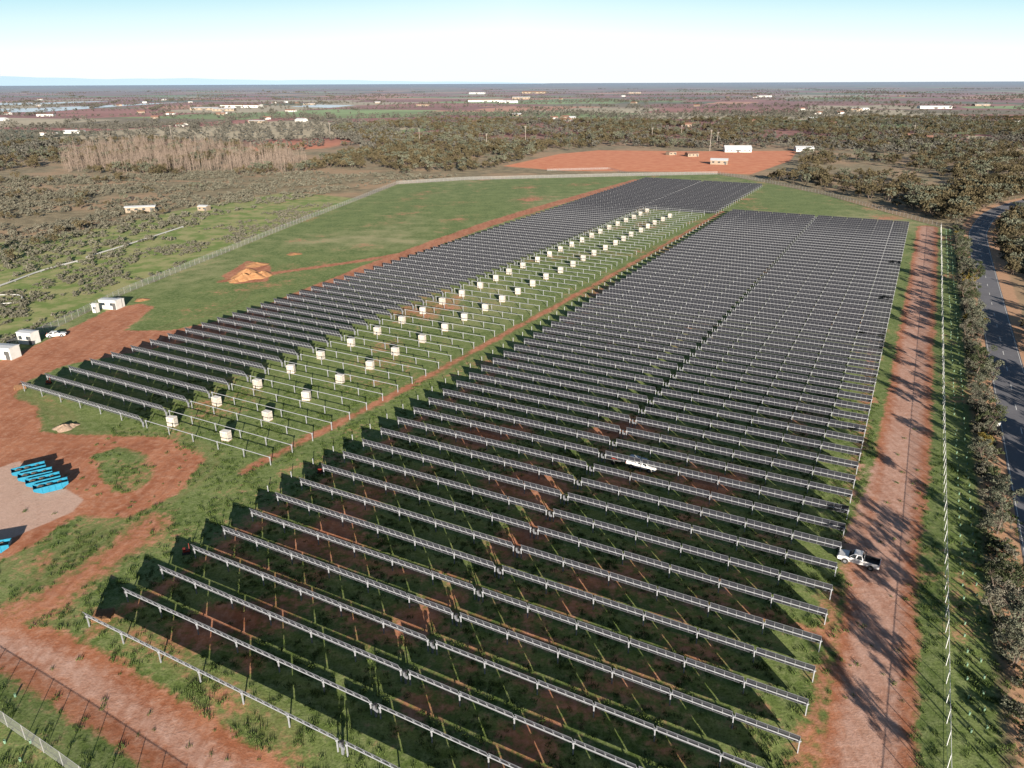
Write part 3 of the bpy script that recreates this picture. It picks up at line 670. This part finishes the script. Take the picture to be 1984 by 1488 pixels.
for (x,y) in ((58,917),(71,928),(86,938),(101,949)):
    p=site(x,y); link('skip_bin',skip,(p[0],p[1],0),ang2((40,925),(86,914))+random.uniform(-.06,.06))
p=site(5,1070); link('skip_bin',skip,(p[0]-1.5,p[1],0),.35)
# ---------------------------------------------------------------- soil mounds
md=NB('orange_sand'); f=md.noise(md.pos(),.8,5); md.base(md.mix(md.ss(f,.3,.7),(.31,.15,.065),(.40,.215,.105))); md.bump(f,.6,.3)
def mound(name,spots,mat,zk=1.):
    b=MB()
    for (cx,cy,r_,h_) in spots:
        k=22; rr=6; ph=random.uniform(0,6); vs=[(cx,cy,h_)]
        for j in range(1,rr+1):
            for i in range(k):
                t=6.283*i/k; q=r_*j/rr*(1+.14*math.sin(3*t+ph)+.1*math.sin(5*t+ph*2)); z=h_*(1-(j/rr))**.85*(1+.15*math.sin(4*t+j+ph))
                vs.append((cx+q*math.cos(t),cy+q*math.sin(t),z-.03))
        fs=[(0,1+i,1+(i+1)%k) for i in range(k)]
        for j in range(rr-1):
            for i in range(k): fs.append((1+j*k+i,1+(j+1)*k+i,1+(j+1)*k+(i+1)%k,1+j*k+(i+1)%k))
        b.add(vs,fs)
    me=b.mesh(name,[mat]); 
    for p_ in me.polygons: p_.use_smooth=True
    return link(name,me)
mound('sand_pile',[(*site(470,540),4.2,1.9),(*site(492,537),4.,1.7),(*site(510,533),3.4,1.5),(*site(480,527),3.5,1.3),(*site(495,513),4.2,.9),(*site(455,545),2.4,.8)],md.m)
mound('sand_pile',[(*site(125,829),1.9,.8),(*site(140,825),1.2,.5)],simple('pale_soil',(.36,.26,.19),.9))
mound('sand_pile',[(*site(275,581),2.2,.4),(*site(570,492),3,.4)],md.m)
# ---------------------------------------------------------------- buildings
wall_w=simple('white_wall_sheet',(.50,.50,.48),.6,0,.06,1); roof_w=simple('pale_roof_sheet',(.50,.52,.54),.5,.1,.05,1); roof_r=simple('brown_roof',(.22,.12,.09),.8); cream=simple('cream_wall',(.26,.21,.16),.8); win_m=simple('window_glass',(.03,.04,.05),.15)
def building(name,p,rz,L,Wd,h,rise=None,wall=None,roof=None,nw=4,flat=False):
    wall=wall or wall_w; roof=roof or roof_w; rise=Wd*.16 if rise is None else rise
    e=link(name,None,(p[0],p[1],0),rz); b=MB()
    b.add([(-L/2,-Wd/2,0),(L/2,-Wd/2,0),(L/2,Wd/2,0),(-L/2,Wd/2,0),(-L/2,-Wd/2,h),(L/2,-Wd/2,h),(L/2,Wd/2,h),(-L/2,Wd/2,h),(-L/2,0,h+rise),(L/2,0,h+rise)],
      [(0,1,5,4),(2,3,7,6),(1,2,6,9,5),(3,0,4,8,7)])
    link('walls',b.mesh('walls',[wall]),parent=e)
    b=MB(); o_=.35 if L>8 else .1
    for sy in (-1,1):
        dy=o_*rise/(Wd/2) if rise else 0
        vs=[(-L/2-o_,sy*(Wd/2+o_),h-dy+.03),(L/2+o_,sy*(Wd/2+o_),h-dy+.03),(L/2+o_,0,h+rise+.03),(-L/2-o_,0,h+rise+.03)]
        vs+=[(v[0],v[1],v[2]+.1) for v in vs]; b.add(vs,[(0,1,2,3),(4,5,6,7),(0,1,5,4),(0,3,7,4),(1,2,6,5),(2,3,7,6)])
    link('roof',b.mesh('roof',[roof]),parent=e)
    b=MB()
    for sy in (-1,1):
        for i in range(nw):
            x=-L/2+L*(i+.5)/nw; b.box((x,sy*(Wd/2+.01),h*.58),(L/nw*.4,.05,h*.32),0)
        b.box((L/2-L*.12 if nw<6 else 0,sy*(Wd/2+.015),h*.38),(min(1.1,L*.2) if L<12 else L*.1,.06,h*.74),1)
    link('windows_and_doors',b.mesh('windows_and_doors',[win_m,grey]),parent=e)
    return e
building('site_office',site(58,664),ANG+.25,4.2,2.6,2.9,.15,nw=2)
building('site_office',site(8,692),ANG+.3,7,3,2.8,.15,nw=3)
building('site_office',site(216,597),ANG+.3,5.4,2.6,2.6,.12,nw=2)
building('site_toilet',site(187,605),ANG+.3,1.3,1.3,2.4,.2,nw=1)
building('site_toilet',site(236,594),ANG+.3,1.3,1.3,2.3,.2,nw=1)
building('farmhouse',site(1428,294),-.1,24,11,3.2,2.4,roof=roof_w,nw=6)
building('farm_shed',site(1393,318),-.3,13,8,3.2,1.2,roof=roof_w,wall=cream,nw=3)
building('farm_shed',site(1340,303),.2,10,7,2.6,1,roof=roof_r,wall=cream,nw=3)
building('farm_shed',site(1300,300),.5,8,5,2.4,.8,roof=roof_r,wall=cream,nw=2)
building('farm_shed',site(1557,293),-.1,16,10,3,1.6,nw=4)
building('stock_shelter',site(274,410),.25,14,4,2.6,.4,wall=cream,nw=4)
building('stock_shelter',site(396,407),-.2,5,4,2.,.5,wall=cream,nw=2)
building('brick_house',site(1805,272),.2,16,10,3,2.2,roof=roof_r,wall=cream,nw=4)
building('brick_house',site(1770,268),-.2,14,9,3,2.2,roof=roof_r,wall=cream,nw=4)
big=[(940,197,120,50,6),(1010,192,70,40,7),(985,199,60,30,6),(1035,181,140,60,9),(925,182,90,50,7),(400,213,70,30,5),(470,208,110,40,6),(435,215,50,25,5),(1810,210,70,25,5),(1650,216,40,16,5),(145,258,24,11,3.6),(500,238,28,12,3.6),(95,262,18,10,3.4),(1230,181,70,30,6),(1665,213,40,16,4),(820,205,36,16,4),(1445,232,22,11,3.4),(600,203,36,14,4),(90,225,32,14,4),(1900,205,40,16,4),(1480,188,60,24,5)]
for i,(x,y,L_,Wd,h) in enumerate(big):
    building('warehouse' if L_>60 else 'farm_shed',site(x,y),rng.uniform(-.25,.25),L_,Wd,h,Wd*.06,nw=6,wall=[wall_w,cream][i%2],roof=roof_w if i%3 else roof_r)
for i in range(48):
    x=rng.uniform(-100,2080); y=rng.uniform(182,246); building('farmhouse',site(x,y),rng.uniform(-.8,.8),rng.uniform(12,22),rng.uniform(8,12),2.9,2.2,roof=[roof_w,roof_r,roof_r][i%3],wall=[cream,wall_w][i%2],nw=4)
# ---------------------------------------------------------------- poles
pw=simple('pole_timber',(.28,.25,.22),.9)
def pole(px,py,h):
    p=site(px,py); b=MB(); b.tube((0,0,0),(0,0,h),.28,.2,8,0); b.box((0,0,h-.8),(3.2,.16,.18),0); b.box((0,0,h-2),(2.2,.14,.16),0)
    for x in (-1.4,-.6,.6,1.4): b.tube((x,0,h-.7),(x,0,h-.4),.07,.05,6,1)
    link('power_pole',b.mesh('power_pole',[pw,wall_w]),(*p,0),.3)
for a in ((1018,281,19),(813,277,15),(943,287,14),(1375,292,19),(1389,281,13),(640,263,15),(333,270,16),(1263,268,12),(1770,262,12),(1320,262,12)): pole(*a)
# ---------------------------------------------------------------- irrigation pipe
pipe=simple('white_pipe',(.42,.42,.41),.5)
def pipeline(pts,r_=.28,z=.45):
    P=smooth(S(pts),6); b=MB()
    for i in range(len(P)-1): b.tube((*P[i],z),(*P[i+1],z),r_,r_,8,0,False)
    for i in range(0,len(P),2): b.box((P[i][0],P[i][1],z/2),(.25,.5,z),1)
    link('irrigation_pipe',b.mesh('irrigation_pipe',[pipe,steel]))
pipeline([(-120,592),(0,556),(80,527),(150,508)]); pipeline([(168,500),(250,475),(355,441)]); pipeline([(-60,572),(0,573),(35,573),(44,580),(30,588),(-40,592)],.15,.3)
e=link('road_sign',None,(*fr(8.6,(site(1902,835)-F0)@E2),0),.3)
b=MB(); b.tube((0,0,0),(0,0,2.1),.04,.04,6,0); b.box((0,-.05,1.85),(.75,.03,.6),1); link('post_and_plate',b.mesh('post_and_plate',[steel,wall_w]),parent=e)
# water
wt=NB('lake_water'); wt.base((.62,.66,.70)); wt.p.inputs['Roughness'].default_value=.25
b=MB()
for poly in ([(-200,214),(60,210),(300,200),(360,198),(220,207),(100,216),(-200,224)],[(560,207),(610,203),(690,204),(640,209)],[(-200,200),(80,199),(240,195),(60,203),(-200,206)]):
    Q=S(poly); b.add([(q_[0],q_[1],.3) for q_ in Q],[tuple(range(len(Q)))])
link('lake',b.mesh('lake',[wt.m]))
# ridge mesh standing in for a distant cloud bank, haze blue painted in
hm=NB('hazy_cloud_bank'); hm.base((.15,.215,.28)); hm.p.inputs['Specular IOR Level'].default_value=0; hm.p.inputs['Roughness'].default_value=1
b=MB(); R_=60000.; vs=[]; N_=60
for i in range(N_+1):
    a=-.95+1.0*i/N_; x=math.sin(a)*R_; y=math.cos(a)*R_; hh=max(0,(1-(i/N_))**.7)*700*(1+.1*math.sin(i*.6)+.05*math.sin(i*1.7)); vs+=[(x,y,-50),(x,y,hh),(x*1.1,y*1.1,-50)]
fs=[]
for i in range(N_): a=3*i; fs+=[(a,a+3,a+4,a+1),(a+1,a+4,a+5,a+2)]
b.add(vs,fs); link('distant_cloud_bank',b.mesh('distant_cloud_bank',[hm.m]))
print('counts',nx*ny,n_mal,n_far)
